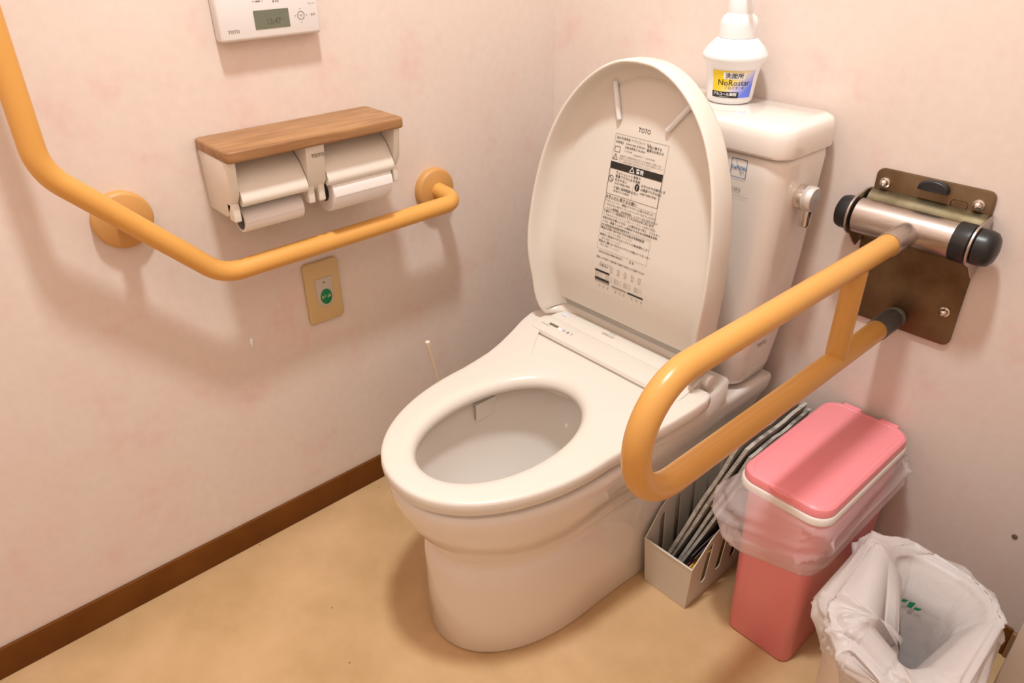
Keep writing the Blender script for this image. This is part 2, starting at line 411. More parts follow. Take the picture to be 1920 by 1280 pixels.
def hole_r(ang):  # ray from centre -> hole outline (egg)
    c, s = math.cos(ang), math.sin(ang)
    a = .110; b = .165 if s > 0 else .160; n = 2.1
    return (abs(c/a)**n+abs(s/b)**n)**(-1/n)
rings = []
def seat_ring(kind, off, dz):
    ring = []
    for p in outer:
        d = p-Vector((0, HC)); ang = math.atan2(d.y, d.x); L = d.length
        q = Vector((0, HC))+d*((L-off)/L) if kind == 'o' else Vector((0, HC))+d/L*(hole_r(ang)+off)
        ring.append(Vector((X0+q.x, -q.y, zt(q.y)+dz)))
    return ring
for k, off, dz in (('o', .006, -.0275), ('o', .001, -.025), ('o', -.0005, -.015), ('o', -.0003, -.006), ('o', .0012, -.0022), ('o', .0045, -.0004), ('o', .011, 0),
                   ('h', .03, 0), ('h', .022, -.0005), ('h', .013, -.002), ('h', .006, -.0055), ('h', .0015, -.012), ('h', 0, -.018), ('h', .002, -.025), ('h', .006, -.0275)):
    rings.append(seat_ring(k, off, dz))
rings.append(rings[0])
seat = MB().loft(rings, False, False).build('seat', 'seat', toilet, ang=50)

# --- bidet base under the seat rear
def base_ring(hs, z_, dv=0):
    t = [(.20, .200), (.24, .207), (.30, .207), (.36, .203), (.41, .196), (.45, .186), (.465, .170)]
    p = [(hwid*hs, v) for v, hwid in t]+[(.12*hs, .436), (0, .405)]
    p = p+[(-u, v) for u, v in reversed(p[:-1])]
    return [Vector((X0+u, -v, z_(v))) for u, v in p]
top = lambda v: interp([(.20, .440), (.29, .434), (.34, .416), (.40, .402), (.50, .390)], v)
MB().loft([base_ring(.98, lambda v: .387), base_ring(1, lambda v: .389), base_ring(1, lambda v: top(v)-.005), base_ring(.975, lambda v: top(v))], True, True).build('bidet_base', 'seat', toilet, ang=50)
# --- control body across the rear
prof = [(.342, .425), (.3425, .4445), (.339, .450), (.331, .453), (.300, .4605), (.2965, .4605), (.294, .4595), (.291, .4615), (.284, .4665), (.272, .4695), (.258, .469), (.246, .463), (.238, .452), (.234, .425)]
def bring(u, s):
    cy = .284; cz = .44
    return [Vector((X0+u, -(cy+(v-cy)*s), cz+(z-cz)*s)) for v, z in prof]
body = MB().loft([bring(-.1885, .93), bring(-.1868, .985), bring(-.183, 1), bring(.183, 1), bring(.1868, .985), bring(.1885, .93)]).build('bidet_body', 'seat', toilet, ang=30)
for s in (-1, 1):
    lathe([(.006, 0), (.0125, .002), (.0145, .006), (.0145, .018), (.012, .022), (.005, .023)], (X0+(.178 if s > 0 else -.201), -.262, .4585), 'x', 20).build('hinge', 'seat', toilet)
def bpt(u, v, dz=.0006): # on top of control body
    return Vector((X0+u, -v, interp([(a, b) for a, b in sorted(prof[1:12])], v)+dz))
def btext(body_, size, u, v, mb=None, align='LEFT'):
    return text_mb(body_, size, lambda s, t: bpt(u+s, v-t), mb, align)
# icons on the panel
mb = MB()
for i, (du, w_) in enumerate(((-.173, .03),)):
    quad_mb(mb, lambda s, t: bpt(s, t), -.157, -.133, .318, .3125, 4)
btext('ノズルきれい', .0045, -.176, .3235, mb); 
mb.build('panel_print', 'inkb', body, smooth=False, fix=False)
ring = lambda cu, cv, r: [(cu+r*math.cos(2*PI*k/14), cv+r*math.sin(2*PI*k/14)) for k in range(14)]
BP = lambda s, t: bpt(s, t)
line_mb(MB(), BP, ring(-.115, .3165, .0026), .0007, True).build('round_icon', 'inkg', body, smooth=False, fix=False)
mb = line_mb(MB(), BP, ring(-.104, .3165, .0026), .0009, True); line_mb(mb, BP, [(-.1065, .3165), (-.1015, .3165)], .0009); mb.build('barred_icon', 'inkg', body, smooth=False, fix=False)
line_mb(MB(), BP, [(-.0935, .3195), (-.0935, .3135), (-.0955, .3155)], .0009).build('arrow_icon', 'inkg', body, smooth=False, fix=False)
btext('TOTO', .0055, -.033, .274).build('maker_mark', 'inkg', body, smooth=False, fix=False); btext('APRICOT', .0075, -.045, .283).build('model_name', 'inkg', body, smooth=False, fix=False)
lathe([(.0032, 0), (.0028, .0006)], bpt(-.126, .3165, -.0002), 'z', 14).build('indicator_light', 'led', body)
lathe([(.0062, 0), (.0055, .0012), (.002, .0016)], bpt(-.1475, .279, -.0004), 'z', 18).build('sensor_lens', 'sensor', body)

# --- raised lid
YPT = [(.466, -.262), (.49, -.2715), (.515, -.2795), (.54, -.286), (.565, -.2915), (.59, -.2945), (.62, -.2950), (.65, -.2930), (1.0, -.2388)]
def yp(z): return interp(YPT, z)                # inner panel, lower lip slopes back to the hinge
yfT = [(.466, -.305), (.48, -.314), (.51, -.323), (.55, -.327), (.60, -.334), (.66, -.332), (.75, -.321), (.85, -.307), (.92, -.296), (.99, -.287)]
hwT = [(.466, .182), (.475, .187), (.50, .1935), (.56, .2005), (.62, .2055), (.655, .2065), (.69, .205), (.74, .2005), (.80, .189), (.85, .1725), (.89, .152), (.92, .130), (.945, .105), (.965, .077), (.978, .049), (.984, .025), (.9855, 0)]
lid_half = []
zz = [.466+.189*k/22 for k in range(22)]+[.655+(.9855-.655)*math.sin(PI/2*k/46) for k in range(47)]
for z in zz: lid_half.append((catmull(hwT, z), z))
lid_out = lid_half+[(-u, z) for u, z in reversed(lid_half[:-1])]
lid_out += [(-.182+.364*k/14, .466) for k in range(1, 14)]
LC = Vector((0, .70))
def lid_ring(ins, yfun):
    r_ = []
    n = len(lid_out)
    for i, (u, z) in enumerate(lid_out):
        a = Vector(lid_out[i-1]); b = Vector(lid_out[(i+1) % n]); t = (b-a).normalized(); nn = Vector((t.y, -t.x))
        qu, qz = u-nn.x*ins, z-nn.y*ins
        zz_ = (qz, z); yv = yfun(*zz_)
        if z < .4665:                     # along the hinge edge the rim dies into the panel
            k_ = min(1, max(0, (abs(u)-.150)/.03)); yq = yp(z)
            if yv < yq-.0005: yv = yq-.0005+(yv-yq+.0005)*k_
        r_.append(Vector((X0+qu, yv, qz)))
    return r_
yf = lambda z: catmull(yfT, z)
yb = lambda z: yp(z)+interp([(.46, .012), (.53, .03), (.6, .032), (.985, .006)], z)
rings = [lid_ring(.020, lambda q, z: yb(z)), lid_ring(.010, lambda q, z: yb(z)-.002), lid_ring(.003, lambda q, z: yb(z)-.007), lid_ring(.0, lambda q, z: yb(z)-.014),
         lid_ring(-.001, lambda q, z: yf(z)+.004), lid_ring(.0, lambda q, z: yf(z)+.001), lid_ring(.002, lambda q, z: yf(z)), lid_ring(.0045, lambda q, z: yf(z)+.0008),
         lid_ring(.006, lambda q, z: yf(z)+.004), lid_ring(.009, lambda q, z: yf(z)*.6+yp(z)*.4), lid_ring(.014, lambda q, z: yf(z)*.32+yp(z)*.68), lid_ring(.022, lambda q, z: yf(z)*.14+yp(z)*.86), lid_ring(.032, lambda q, z: yf(z)*.03+yp(z)*.97), lid_ring(.040, lambda q, z: yp(q))]
_H = len(lid_half); _n = len(lid_out); _mb = MB().loft(rings, False, False)
for _o in (0, (len(rings)-1)*_n):
    for i in range(_H-1):
        a = [i, i+1, 2*_H-3-i, 2*_H-2-i] if i < _H-2 else [i, i+1, 2*_H-2-i]
        _mb.f.append(tuple(_o+k for k in a))
    _mb.f.append(tuple([_o]+[_o+k for k in range(_n-1, 2*_H-3, -1)]))
lid = _mb.build('lid', 'seat', toilet, ang=50)
for (u0, z0, u1, z1) in ((-.073, .938, -.052, .881), (.052, .880, .088, .925)):
    p0 = Vector((X0+u0, yp(z0)-.0035, z0)); p1 = Vector((X0+u1, yp(z1)-.0035, z1)); d = (p1-p0).normalized()
    tube([p0-d*.003, p0-d*.002, p0, p1, p1+d*.002, p1+d*.003], [.0015, .0035, .0048, .0048, .0035, .0015], 14).build('bumper', 'white', lid)

# printed notice on the inner face of the lid
LFN = lambda s, t: Vector((X0+s, yp(t)-.0006, t))
LW = .0585
ink = MB(); grey = MB()
text_mb('TOTO', .0092, lambda s, t: LFN(.004+s*1.0, .8665+t*1.15), ink, 'CENTER')
line_mb(grey, LFN, [(-.056, .856), (.0585, .856), (.0585, .724), (-.0575, .724)], .0006, True)
def jrow(s0, t0, txt, size, mbx=ink, bold=0): text_mb(txt, size, lambda s, t: LFN(s0+s, t0+t), mbx, 'LEFT', bold)
jrow(-.053, .848, '温水洗浄便座 アプリコット  F1A', .0052)
jrow(-.054, .841, '定格電圧', .0048); jrow(-.032, .841, 'TCF4713AK 交流100V', .0046); jrow(.015, .845, '安全に関する', .0052, bold=.00004); jrow(.015, .839, '重要なお知らせ', .0052, bold=.00004)
jrow(-.032, .835, '定格消費電力 50-60Hz', .0046); jrow(-.032, .829, '1 2 7 0 W', .0042); jrow(-.012, .826, '1 8 4 0 0 0 1   1 2 0 4 4 4 0', .0042)
line_mb(ink, LFN, [(-.053, .835), (-.042, .835), (-.042, .826), (-.053, .826)], .0008, True)
line_mb(ink, LFN, [(-.0545, .813), (-.0445, .813), (-.0495, .8225)], .0009, True); jrow(-.0505, .8138, '!', .0065)
for k, t in enumerate(('分解禁止 修理技術者以外の人は絶対に分解しない', '感電や火災のおそれがあります 必ずお読みください', 'アース線を確実に取り付けてください')): jrow(-.041, .8195-k*.0046, t, .0042, grey)
quad_mb(ink, LFN, -.0575, .0575, .7965, .8085)
wh = MB(); line_mb(wh, lambda s, t: LFN(s, t)+Vector((0, -.0004, 0)), [(-.013, .7985), (-.003, .7985), (-.008, .8068)], .0014, True)
text_mb('警告', .0085, lambda s, t: LFN(.001+s, .7995+t)+Vector((0, -.0004, 0)), wh, 'LEFT', .0002)
line_mb(ink, LFN, [(-.0575, .797), (-.0575, .752)], .0007); line_mb(ink, LFN, [(.0575, .797), (.0575, .752)], .0007)
line_mb(ink, LFN, [(-.0575, .752), (.0575, .752)], .0006); line_mb(grey, LFN, [(.000, .796), (.000, .752)], .0005)
line_mb(ink, LFN, [(-.0515+.005*math.cos(2*PI*k/16), .779+.0055*math.sin(2*PI*k/16)) for k in range(16)], .0009, True); line_mb(ink, LFN, [(-.0548, .7825), (-.048, .7755)], .0009)
for k, t in enumerate(('ウォシュレット本体や', '電源プラグに水や洗剤', 'をかけない')): jrow(-.0425, .7895-k*.0062, t, .0056, bold=.00004)
jrow(-.0425, .7715, '(火災や感電の原因)', .0042); jrow(-.0425, .7635, '便座に長時間座らない', .0056, bold=.00004); jrow(-.0425, .758, '(低温やけどの原因)', .0042)
mb = ink; mb.add([LFN(.0085, .776)]+[LFN(.0085+.0052*math.cos(2*PI*k/18), .776+.0062*math.sin(2*PI*k/18)) for k in range(18)], [(0, k+1, (k+1) % 18+1) for k in range(18)])
text_mb('!', .0095, lambda s, t: LFN(.0075+s, .7725+t)+Vector((0, -.0004, 0)), wh, 'LEFT', .0002)
for k, t in enumerate(('お手入れや点検のとき', 'は電源プラグを抜く')): jrow(.0165, .7795-k*.0066, t, .0052, bold=.00004)
jrow(.0165, .7665, '(感電や故障の原因)', .0042)
jrow(-.0575, .7445, 'お手入れに関するお願い', .0066, bold=.00004)
rows = ['ウォシュレット・便器(プラスチック部)のお手入れ', '・やわらかい布やトイレットペーパーなどでふかない', '・トイレ用洗剤、住宅用洗剤、シンナーなどは使わない', '便器のトイレ用洗剤を使うときは3分以内に洗い流す', 'その後ぬれた布でよくふき取ってください(故障の原因)',
        '洗浄の効きが悪いときは、この部分を水で洗う、フィルター', 'ノズル・脱臭フィルターの掃除をする方法は説明書を参照', '※この商品は日本国内専用です', '商品のお問い合わせは TOTO(株)お客様相談室', '   フリーダイヤル 電話 ファックス', '修理のご用命は TOTOメンテナンス(株)修理センター', '   受付 電話 ファックス', '部品のご購入は TOTOメンテナンス(株)パーツセンター', '   受付 電話 ファックス']
for k, t in enumerate(rows): jrow(-.0565, .7375-k*.0062, t, .00485, ink if k not in (4, 9, 11, 13) else grey, (.00003) if k in (2, 3, 5, 6, 8, 10, 12) else 0)
for a, b in ((.7435, .6965), (.6935, .6505)): line_mb(grey, LFN, [(-.0585, a), (.0575, a), (.0575, b), (-.0585, b)], .0005, True)
jrow(-.0575, .6435, '・使用済み製品の廃棄は販売店へ', .0042); jrow(.019, .6435, '日 本', .0052)
jrow(-.0575, .632, '便座ふたを開けて操作部で温度や水勢などを調節できます', .0044)
jrow(-.049, .6225, 'ウォシュレット', .0042); jrow(-.049, .6175, 'リモコン', .0055, bold=.00015)
for k in range(5):
    cu = -.019+k*.0165; line_mb(grey, LFN, [(cu+.0028*math.cos(2*PI*j/10), .6195+.0032*math.sin(2*PI*j/10)) for j in range(10)], .0007, True); quad_mb(grey, LFN, cu-.003, cu+.003, .6118, .6132)
quad_mb(ink, LFN, -.0585, -.023, .6045, .6085); quad_mb(ink, LFN, -.0585, -.023, .5875, .5925); quad_mb(grey, LFN, -.0585, -.023, .5835, .5868)
for a in (-.0585, -.033, -.012, .011, .036):
    for k in range(3): jrow(a, .5995-k*.0038, '表示ランプ', .0036, grey)
quad_mb(grey, LFN, -.017, .017, .5825, .586); quad_mb(ink, LFN, .021, .0575, .5825, .5862)
for a in (-.050, -.040, -.030, -.010, 0, .010, .029, .04, .051): jrow(a, .5735, '弱', .0046, grey)
ink.build('notice_print', 'ink', lid, smooth=False, fix=False); grey.build('notice_fine_print', 'inkg', lid, smooth=False, fix=False)
wh.build('notice_white_symbols', 'white', lid, smooth=False, fix=False)

# --- tank
def rr3(hw, y0, y1, r, z, n=8, bow=0): return [Vector((X0+a, b-bow*(1-(a/hw)**2)*(1 if b < (y0+y1)/2 else 0), z)) for a, b in rrect(-hw, hw, y0, y1, r, n)]
tank = MB().loft([rr3(.168, -.145, -.03, .03, .386), rr3(.180, -.158, -.022, .036, .389), rr3(.1885, -.165, -.02, .04, .397), rr3(.1925, -.168, -.018, .04, .415), rr3(.2035, -.171, -.016, .04, .50),
                  rr3(.214, -.174, -.014, .04, .65), rr3(.219, -.177, -.012, .038, .80), rr3(.2195, -.178, -.012, .036, .832), rr3(.217, -.176, -.013, .035, .8415), rr3(.212, -.171, -.016, .032, .8445)]).build('tank', 'porcelain', toilet, ang=60)
tl = MB().loft([rr3(.214, -.174, -.012, .03, .8445), rr3(.2235, -.1835, -.008, .034, .847), rr3(.2245, -.185, -.008, .035, .852), rr3(.2235, -.184, -.009, .035, .876), rr3(.2215, -.182, -.010, .034, .888), rr3(.217, -.177, -.012, .032, .8935), rr3(.208, -.168, -.018, .028, .896)]).build('tank_lid', 'porcelain', toilet, ang=60)
# flush handle on tank side
tx = X0+.2165
kn = lathe([(.021, -.004), (.021, .012), (.0205, .016)], (tx, -.105, .774), 'x', 28).build('flush_handle', 'chrome', toilet)
lathe([(.0205, .015), (.0215, .017), (.0215, .028), (.019, .0315), (.001, .032)], (tx, -.105, .774), 'x', 28).build('handle_dial', 'dial', kn)
lev = MB()
pts = rrect(-.0085, .0085, -.05, -.012, .006, 4)
lv = prism(pts, lambda a, b, d: Vector((tx+.016+d, -.105+a, .774+b)), -.004, .012, .003).build('handle_lever', 'chrome', kn)
text_mb('大', .007, lambda s, t: Vector((tx+.0325, -.105+s-.0035, .774+t-.002)), None).build('handle_mark', 'inkg', kn, smooth=False, fix=False)
# emblem on tank front
TF = lambda s, t: Vector((X0+.142+s, -.1785+.003*(.82-(.82+t)), .82+t))
mb = MB(); line_mb(mb, TF, rrect(-.0145, .0145, -.0155, .0155, .002, 2), .0011, True)
text_mb('CeFION', .0085, lambda s, t: TF(s, t-.002), mb, 'CENTER', .0002); text_mb('tect', .0055, lambda s, t: TF(s+.007, t-.0075), mb, 'CENTER')
mb.build('emblem', 'inkblue', tank, smooth=False, fix=False)
TP = lambda mb_, nm: mb_.build(nm, 'inkg', tank, smooth=False, fix=False)
TP(line_mb(MB(), TF, [(-.006, .013), (-.003, .006), (.001, .000), (.003, -.005), (.007, -.0115)], .0006), 'emblem_swoosh')
TP(text_mb('SH363BA', .0085, lambda s, t: TF(-.0235+s, t-.038), None, 'LEFT'), 'model_number'); TP(line_mb(MB(), TF, [(-.024, -.0465), (.025, -.0465)], .0005), 'sticker_edge')
text_mb('TOTO', .011, lambda s, t: Vector((X0+.2028+.0004+(.49-.49)+.0, -.122+s, .476+t)), None, 'LEFT', .0002).build('maker_mark', 'inkb', tank, smooth=False, fix=False)

# ------------------------------------------------------------------ wall rail (left wall)
rail = thing('wall_handrail', 'tan bent handrail fixed to the pink wall below the paper holder', 'handrail', (0, -.857, .657))
D = .075
path = fillet([(.012, -.362, .678), (D, -.352, .667), (D, -.864, .6605), (D, -1.0795, .886), (D, -1.0775, 1.62), (.012, -1.0765, 1.62)], [.030, .075, .085, .05], 14)
bar = tube(path, .0172, 28).build('bar', 'rail', rail, ang=60)
tube([(.004, -.978, .772), (.03, -.978, .774), (D, -.980, .780)], .0135, 20).build('bracket_arm', 'rail', rail, ang=60)
for y, z in ((-.364, .678), (-.978, .771), (-1.0765, 1.62)):
    f = lathe([(.046, 0), (.0465, .003), (.0465, .012), (.045, .016), (.041, .0185), (.001, .0195)], (0, y, z), 'x', 40).build('flange', 'flange', rail, ang=50)

# ------------------------------------------------------------------ paper holder
ph = thing('paper_holder', 'cream double toilet paper holder with a brown wooden shelf on top', 'paper holder', (0, -.673, .757))
sh = prism(rrect(-.839, -.506, 0, .128, .010, 4), lambda a, b, d: Vector((max(b, .0005), a, d)), .856, .8745, .004, 3).build('shelf', 'wood', ph, ang=50)
def panel(y0, y1, name='side_panel'):
    pts = [(.001, .755), (.070, .755), (.083, .762), (.110, .80), (.117, .8555), (.001, .8555)]
    return prism(pts, lambda a, b, d: Vector((a, d, b)), y0, y1, .002, 2).build(name, 'holder', ph, ang=35)
panel(-.835, -.822); panel(-.524, -.511)
MB().box(.001, .008, -.823, -.523, .757, .8555).build('back_plate', 'holder', ph)
cp = prism([(.001, .765), (.085, .765), (.108, .79), (.117, .8555), (.001, .8555)], lambda a, b, d: Vector((a, d, b)), -.700, -.665, .002, 2).build('centre_post', 'holder', ph, ang=35)
text_mb('TOTO', .0085, lambda s, t: Vector((.1168-.003*(.84-(.84+t))*40*.03, -.691+s, .835+t)), None, 'LEFT', .0002).build('maker_mark', 'inkb', cp, smooth=False, fix=False)
for y0, y1 in ((-.820, -.702), (-.663, -.526)):
    pr = [(.012, .853), (.045, .851), (.070, .842), (.092, .824), (.107, .802), (.1115, .791), (.112, .784), (.1085, .779), (.101, .778), (.098, .781), (.103, .788), (.098, .797), (.083, .817), (.065, .833), (.043, .842), (.012, .844)]
    MB().loft([[Vector((a, y, b)) for a, b in pr] for y in (y0, y1)]).build('cover', 'holder', ph, ang=45)
for yc in (-.8285, -.6925, -.6725, -.5175):
    rbox('roll_clip', .080, .101, yc-.0065, yc+.0065, .752, .784, .003, 'holder', ph)
roll = thing('toilet_roll', 'nearly used-up toilet roll on a bare core in the paper holder', 'toilet roll', (.062, -.76, .745))
def mkroll(o, x, z, y0, y1, ro, ri, tail):
    mb = MB(); n = 40
    lathe([(ri, 0), (ro-.001, 0), (ro, .001), (ro, y1-y0-.001), (ro-.001, y1-y0), (ri, y1-y0)], (x, y0, z), 'y', n, mb, False)
    # hanging sheet
    mb.add([(x+ro*.9, y0+.001, z+ro*.45), (x+ro*.9, y1-.001, z+ro*.45), (x+ro+.001, y1-.001, z), (x+ro+.001, y0+.001, z), (x+ro+.0008, y0+.001, z-tail), (x+ro+.0008, y1-.001, z-tail)], [(0, 1, 2, 3), (3, 2, 5, 4)])
    mb.build('sheet_roll', 'paper', o, ang=40)
    lathe([(ri, .0), (ri, y1-y0), (ri-.0012, y1-y0), (ri-.0012, 0), (ri, 0)], (x, y0, z), 'y', 28, None, False).build('core', 'card', o, ang=40)
mkroll(roll, .064, .7445, -.813, -.703, .0235, .0195, .002)
roll2 = thing('toilet_roll', 'fuller white toilet roll in the paper holder, beside the nearly used-up one', 'toilet roll', (.08, -.6, .76))
mkroll(roll2, .072, .7595, -.655, -.531, .0385, .0195, .004)

# ------------------------------------------------------------------ remote control
rc = thing('remote_control', 'white wall remote control with a small grey display and round button', 'remote', (0, -.68, 1.01))
rbox('casing', .0005, .025, -.769, -.592, 1.0145, 1.135, .005, 'remote', rc)
RF = lambda y, z: (lambda s, t: Vector((.0257, y+s, z+t)))
mb = MB(); quad_mb(mb, RF(0, 0), -.7095, -.6485, 1.0295, 1.0575); mb.build('display', 'lcd', rc, smooth=False, fix=False)
mb = MB(); text_mb('13:47', .012, lambda s, t: Vector((.0261, -.690+s, 1.036+t)), mb); mb.build('display_digits', mat('lcd_digits', (.11, .115, .085), .3), rc, smooth=False, fix=False)
text_mb('TOTO', .0068, RF(-.7565, 1.0275), None, 'LEFT', .00005).build('maker_mark', 'inkb', rc, smooth=False, fix=False)
mb = MB()
PR = lambda mb_, nm: mb_.build(nm, 'inkb', rc, smooth=False, fix=False)
PR(line_mb(MB(), RF(-.627, 1.0445), [(.0062*math.cos(2*PI*k/24), .0062*math.sin(2*PI*k/24)) for k in range(24)], .0007, True), 'dial_ring')
for a, b, q in ((0, .0105, (0, 1)), (0, -.0105, (0, -1)), (.0105, 0, (1, 0)), (-.0105, 0, (-1, 0))):
    q = Vector(q); p = Vector((-q.y, q.x)); c = Vector((a, b)); tri = [c+q*.0012, c-q*.0006+p*.0012, c-q*.0006-p*.0012]
    PR(MB().add([RF(-.627, 1.0445)(*v) for v in tri], [(0, 1, 2)]), 'dial_arrow')
for t_, sz, y_, z_ in (('決定', .0032, -.6302, 1.0433), ('戻る', .0045, -.609, 1.043), ('メニュー', .0036, -.612, 1.0605), ('ー', .006, -.7095, 1.069), ('＋', .005, -.694, 1.069), ('● 便座', .0036, -.674, 1.068)):
    PR(text_mb(t_, sz, RF(y_, z_)), 'button_print')
PR(quad_mb(MB(), RF(0, 0), -.703, -.695, 1.0705, 1.072), 'level_bar')

# ------------------------------------------------------------------ call button
cbt = thing('call_button', 'yellowed wall plate with a green oval call button', 'call button', (0, -.651, .465))
prism(rrect(-.690, -.6135, .4665, .5985, .009, 5), lambda a, b, d: Vector((d, a, b)), .0003, .0085, .003, 3).build('plate', 'yel', cbt, ang=50)
pts = [(-.0185, .027), (.0185, .027), (.0185, -.018)]+[(.0185*math.cos(a), -.018-.0185*math.sin(a)) for a in [PI*k/16 for k in range(1, 16)]]+[(-.0185, -.018)]
bp = prism(pts, lambda a, b, d: Vector((d, -.651+a, .536+b)), .008, .0105, .001, 2).build('button_panel', 'btn', cbt, ang=40)
gb = lathe([(.0125, 0), (.0125, .001), (.011, .0018), (.001, .002)], (.0105, 0, 0), 'x', 30).build('green_button', 'green', cbt, ang=50)
gb.matrix_world = Matrix.Translation((0, -.650, .522)) @ Matrix.Diagonal((1, 1, 1.32, 1))
text_mb('呼 出', .0092, lambda s, t: Vector((.0128, -.650+s, .5187+t)), None, 'CENTER', .0003).build('button_print', 'wornwhite', cbt, smooth=False, fix=False)
MB().box(.0105, .0108, -.6535, -.6485, .5525, .5545).build('speaker_slot', 'ink', cbt)
bpy.context.view_layer.update()

# white filler blob on the wall
mb = MB(); rings = []
for k in range(9):
    t = k/8; hw = .0035*math.sin(PI*min(1, t*1.6+.15))*(1 if t < .5 else (1-t)*1.6+.15)+.0006
    rings.append([Vector((max(.0002, .0035*math.sin(PI*(.08+.9*t))*math.sin(PI*j/8)), -.813-.004*t+hw*math.cos(PI*j/8), .484-.032*t)) for j in range(9)])
tag(mb.loft(rings, False, False, False).build('wall_filler', 'white'), 'small white dried drip of filler on the pink wall under the handrail', 'filler drip')

# ------------------------------------------------------------------ sanitizer bottle
BX, BY, BZ = .508, -.067, .896
bt = thing('pump_bottle', 'white pump bottle with a yellow and blue label on the tank lid', 'bottle', (BX, BY, BZ))
lathe([(.030, 0), (.036, .001), (.0385, .004), (.0395, .010), (.0405, .02), (.043, .045), (.046, .060), (.0485, .066), (.0535, .071), (.0555, .076), (.0545, .081), (.047, .092), (.036, .103), (.0325, .1055), (.031, .106)], (BX, BY, BZ), 'z', 56).build('bottle_body', 'white', bt, ang=50)
lathe([(.030, .106), (.0315, .1065), (.0315, .127), (.0305, .133), (.027, .139), (.0225, .1425), (.0215, .144)], (BX, BY, BZ), 'z', 40).build('pump_collar', 'white', bt, ang=50)
pump = lathe([(.0212, .143), (.0215, .146), (.0215, .172), (.020, .176), (.012, .178), (.012, .190), (.017, .192), (.017, .202), (.012, .206)], (BX, BY, BZ), 'z', 32).build('pump_head', 'white', bt, ang=50)
tube(fillet([(BX, BY, BZ+.198), (BX+.03, BY-.03, BZ+.198), (BX+.038, BY-.038, BZ+.19)], [.008]), .005, 12).build('nozzle', 'white', pump)
AZ = math.radians(-58+4)
def brad(h): return interp([(0, .036), (.01, .0395), (.02, .0405), (.045, .043), (.060, .046)], h)
def BF(off): return lambda s, h: Vector((BX+(brad(h)+off)*math.cos(AZ+s/.042), BY+(brad(h)+off)*math.sin(AZ+s/.042), BZ+h))
def patch(s0, s1, h0, h1, off, name, m, ns=16, nh=6, attr=False):
    vs_ = [BF(off)(s0+(s1-s0)*i/ns, h0+(h1-h0)*j/nh) for j in range(nh+1) for i in range(ns+1)]
    fs = [(j*(ns+1)+i, j*(ns+1)+i+1, (j+1)*(ns+1)+i+1, (j+1)*(ns+1)+i) for j in range(nh) for i in range(ns)]
    o_ = pydata(name, vs_, fs, m, bt, fix=False)
    if attr:
        at = o_.data.attributes.new('lab', 'FLOAT', 'POINT')
        at.data.foreach_set('value', [min(1, max(0, .5+((i/ns)-.5)*.75-(j/nh-.5)*.45)) for j in range(nh+1) for i in range(ns+1)])
    return o_
patch(-.0365, .0375, .0125, .0575, .0005, 'label_sheet', 'label', attr=True)
patch(-.0365, .0120, .0125, .0225, .0009, 'label_black_band', 'blackp', nh=2)
patch(-.0165, .0190, .0440, .0555, .0009, 'label_white_box', 'white', nh=2)
mb = MB(); F = BF(.0013)
text_mb('洗面所', .0098, lambda s, t: F(.0015+s, .0462+t), mb, 'CENTER', .00015)
text_mb('NoRostar', .0135, lambda s, t: F(.0015+s, .0335+t), mb, 'CENTER', 0)
text_mb('ノロスター®', .0058, lambda s, t: F(.003+s, .0275+t), mb, 'CENTER', 0)
mb.build('label_print', 'ink', bt, smooth=False, fix=False)
mb = MB(); text_mb('アルコール製剤', .0060, lambda s, t: F(-.0125+s, .0165+t), mb, 'CENTER', .00015); quad_mb(mb, F, -.022, -.004, .0142, .0146, 6)
mb.build('label_white_print', 'white', bt, smooth=False, fix=False)

# ------------------------------------------------------------------ folding rail on the back wall
RX = .86
fr_ = thing('folding_handrail', 'tan looped folding handrail on a tarnished steel wall bracket', 'handrail', (RX, 0, .552))
pl = prism(rrect(.769, .951, .552, .820, .012, 5), lambda a, b, d: Vector((a, d, b)), -.0003, -.006, .001, 2).build('mounting_plate', 'plate', fr_, ang=40)
for x, z in ((.786, .798), (.931, .797), (.931, .612), (.789, .612)):
    b_ = lathe([(.0085, 0), (.0085, -.003), (.0065, -.0035), (.0065, -.006), (.006, -.0095), (.004, -.012), (.001, -.013)], (x, -.006, z), 'y', 20).build('bolt', 'bolt', pl)
st = prism([(-.0225, -.006), (.0225, -.006)]+[(.0225*math.cos(a), .0115*math.sin(a)) for a in [PI*k/14 for k in range(15)]], lambda a, b, d: Vector((.8635+a, d, .809+b)), -.006, -.020, .003, 3).build('rubber_stop', 'black', pl, ang=50)
mb = MB(); line_mb(mb, lambda s, t: Vector((.9035+s, -.0064, .7905+t)), rrect(-.0125, .0125, -.0055, .0055, .005, 4), .001, True); text_mb('TOTO', .0065, lambda s, t: Vector((.8955+s, -.0064, .7882+t)), mb)
mb.build('stamped_mark', 'bracket', pl, smooth=False, fix=False)
# bent bracket: back leaf, lip and two ears
CY_, CZ_ = -.046, .748
pr = [(-.006, .786), (-.014, .785), (-.022, .780), (-.027, .774), (-.029, .771), (-.026, .769), (-.021, .775), (-.013, .7795), (-.0105, .776), (-.010, .700), (-.006, .699)]
br = MB().loft([[Vector((x, y, z)) for y, z in pr] for x in (.770, .950)]).build('hinge_bracket', 'bracket', fr_, ang=30)
for x0, x1 in ((.7625, .7665), (.9515, .9555)):
    pts = [(-.005, .785), (-.018, .786)]+[(CY_+.034*math.cos(a), CZ_+.034*math.sin(a)) for a in [math.radians(95+18*k) for k in range(10)]]+[(-.030, .692), (-.018, .683), (-.005, .690)]
    prism(pts, lambda a, b, d: Vector((d, a, b)), x0, x1, .0008, 1).build('ear', 'steel', br, ang=35)
MB().box(.7645, .7705, -.010, -.004, .692, .785).build('ear_web', 'bracket', br); MB().box(.9495, .9535, -.010, -.004, .692, .785).build('ear_web', 'bracket', br)
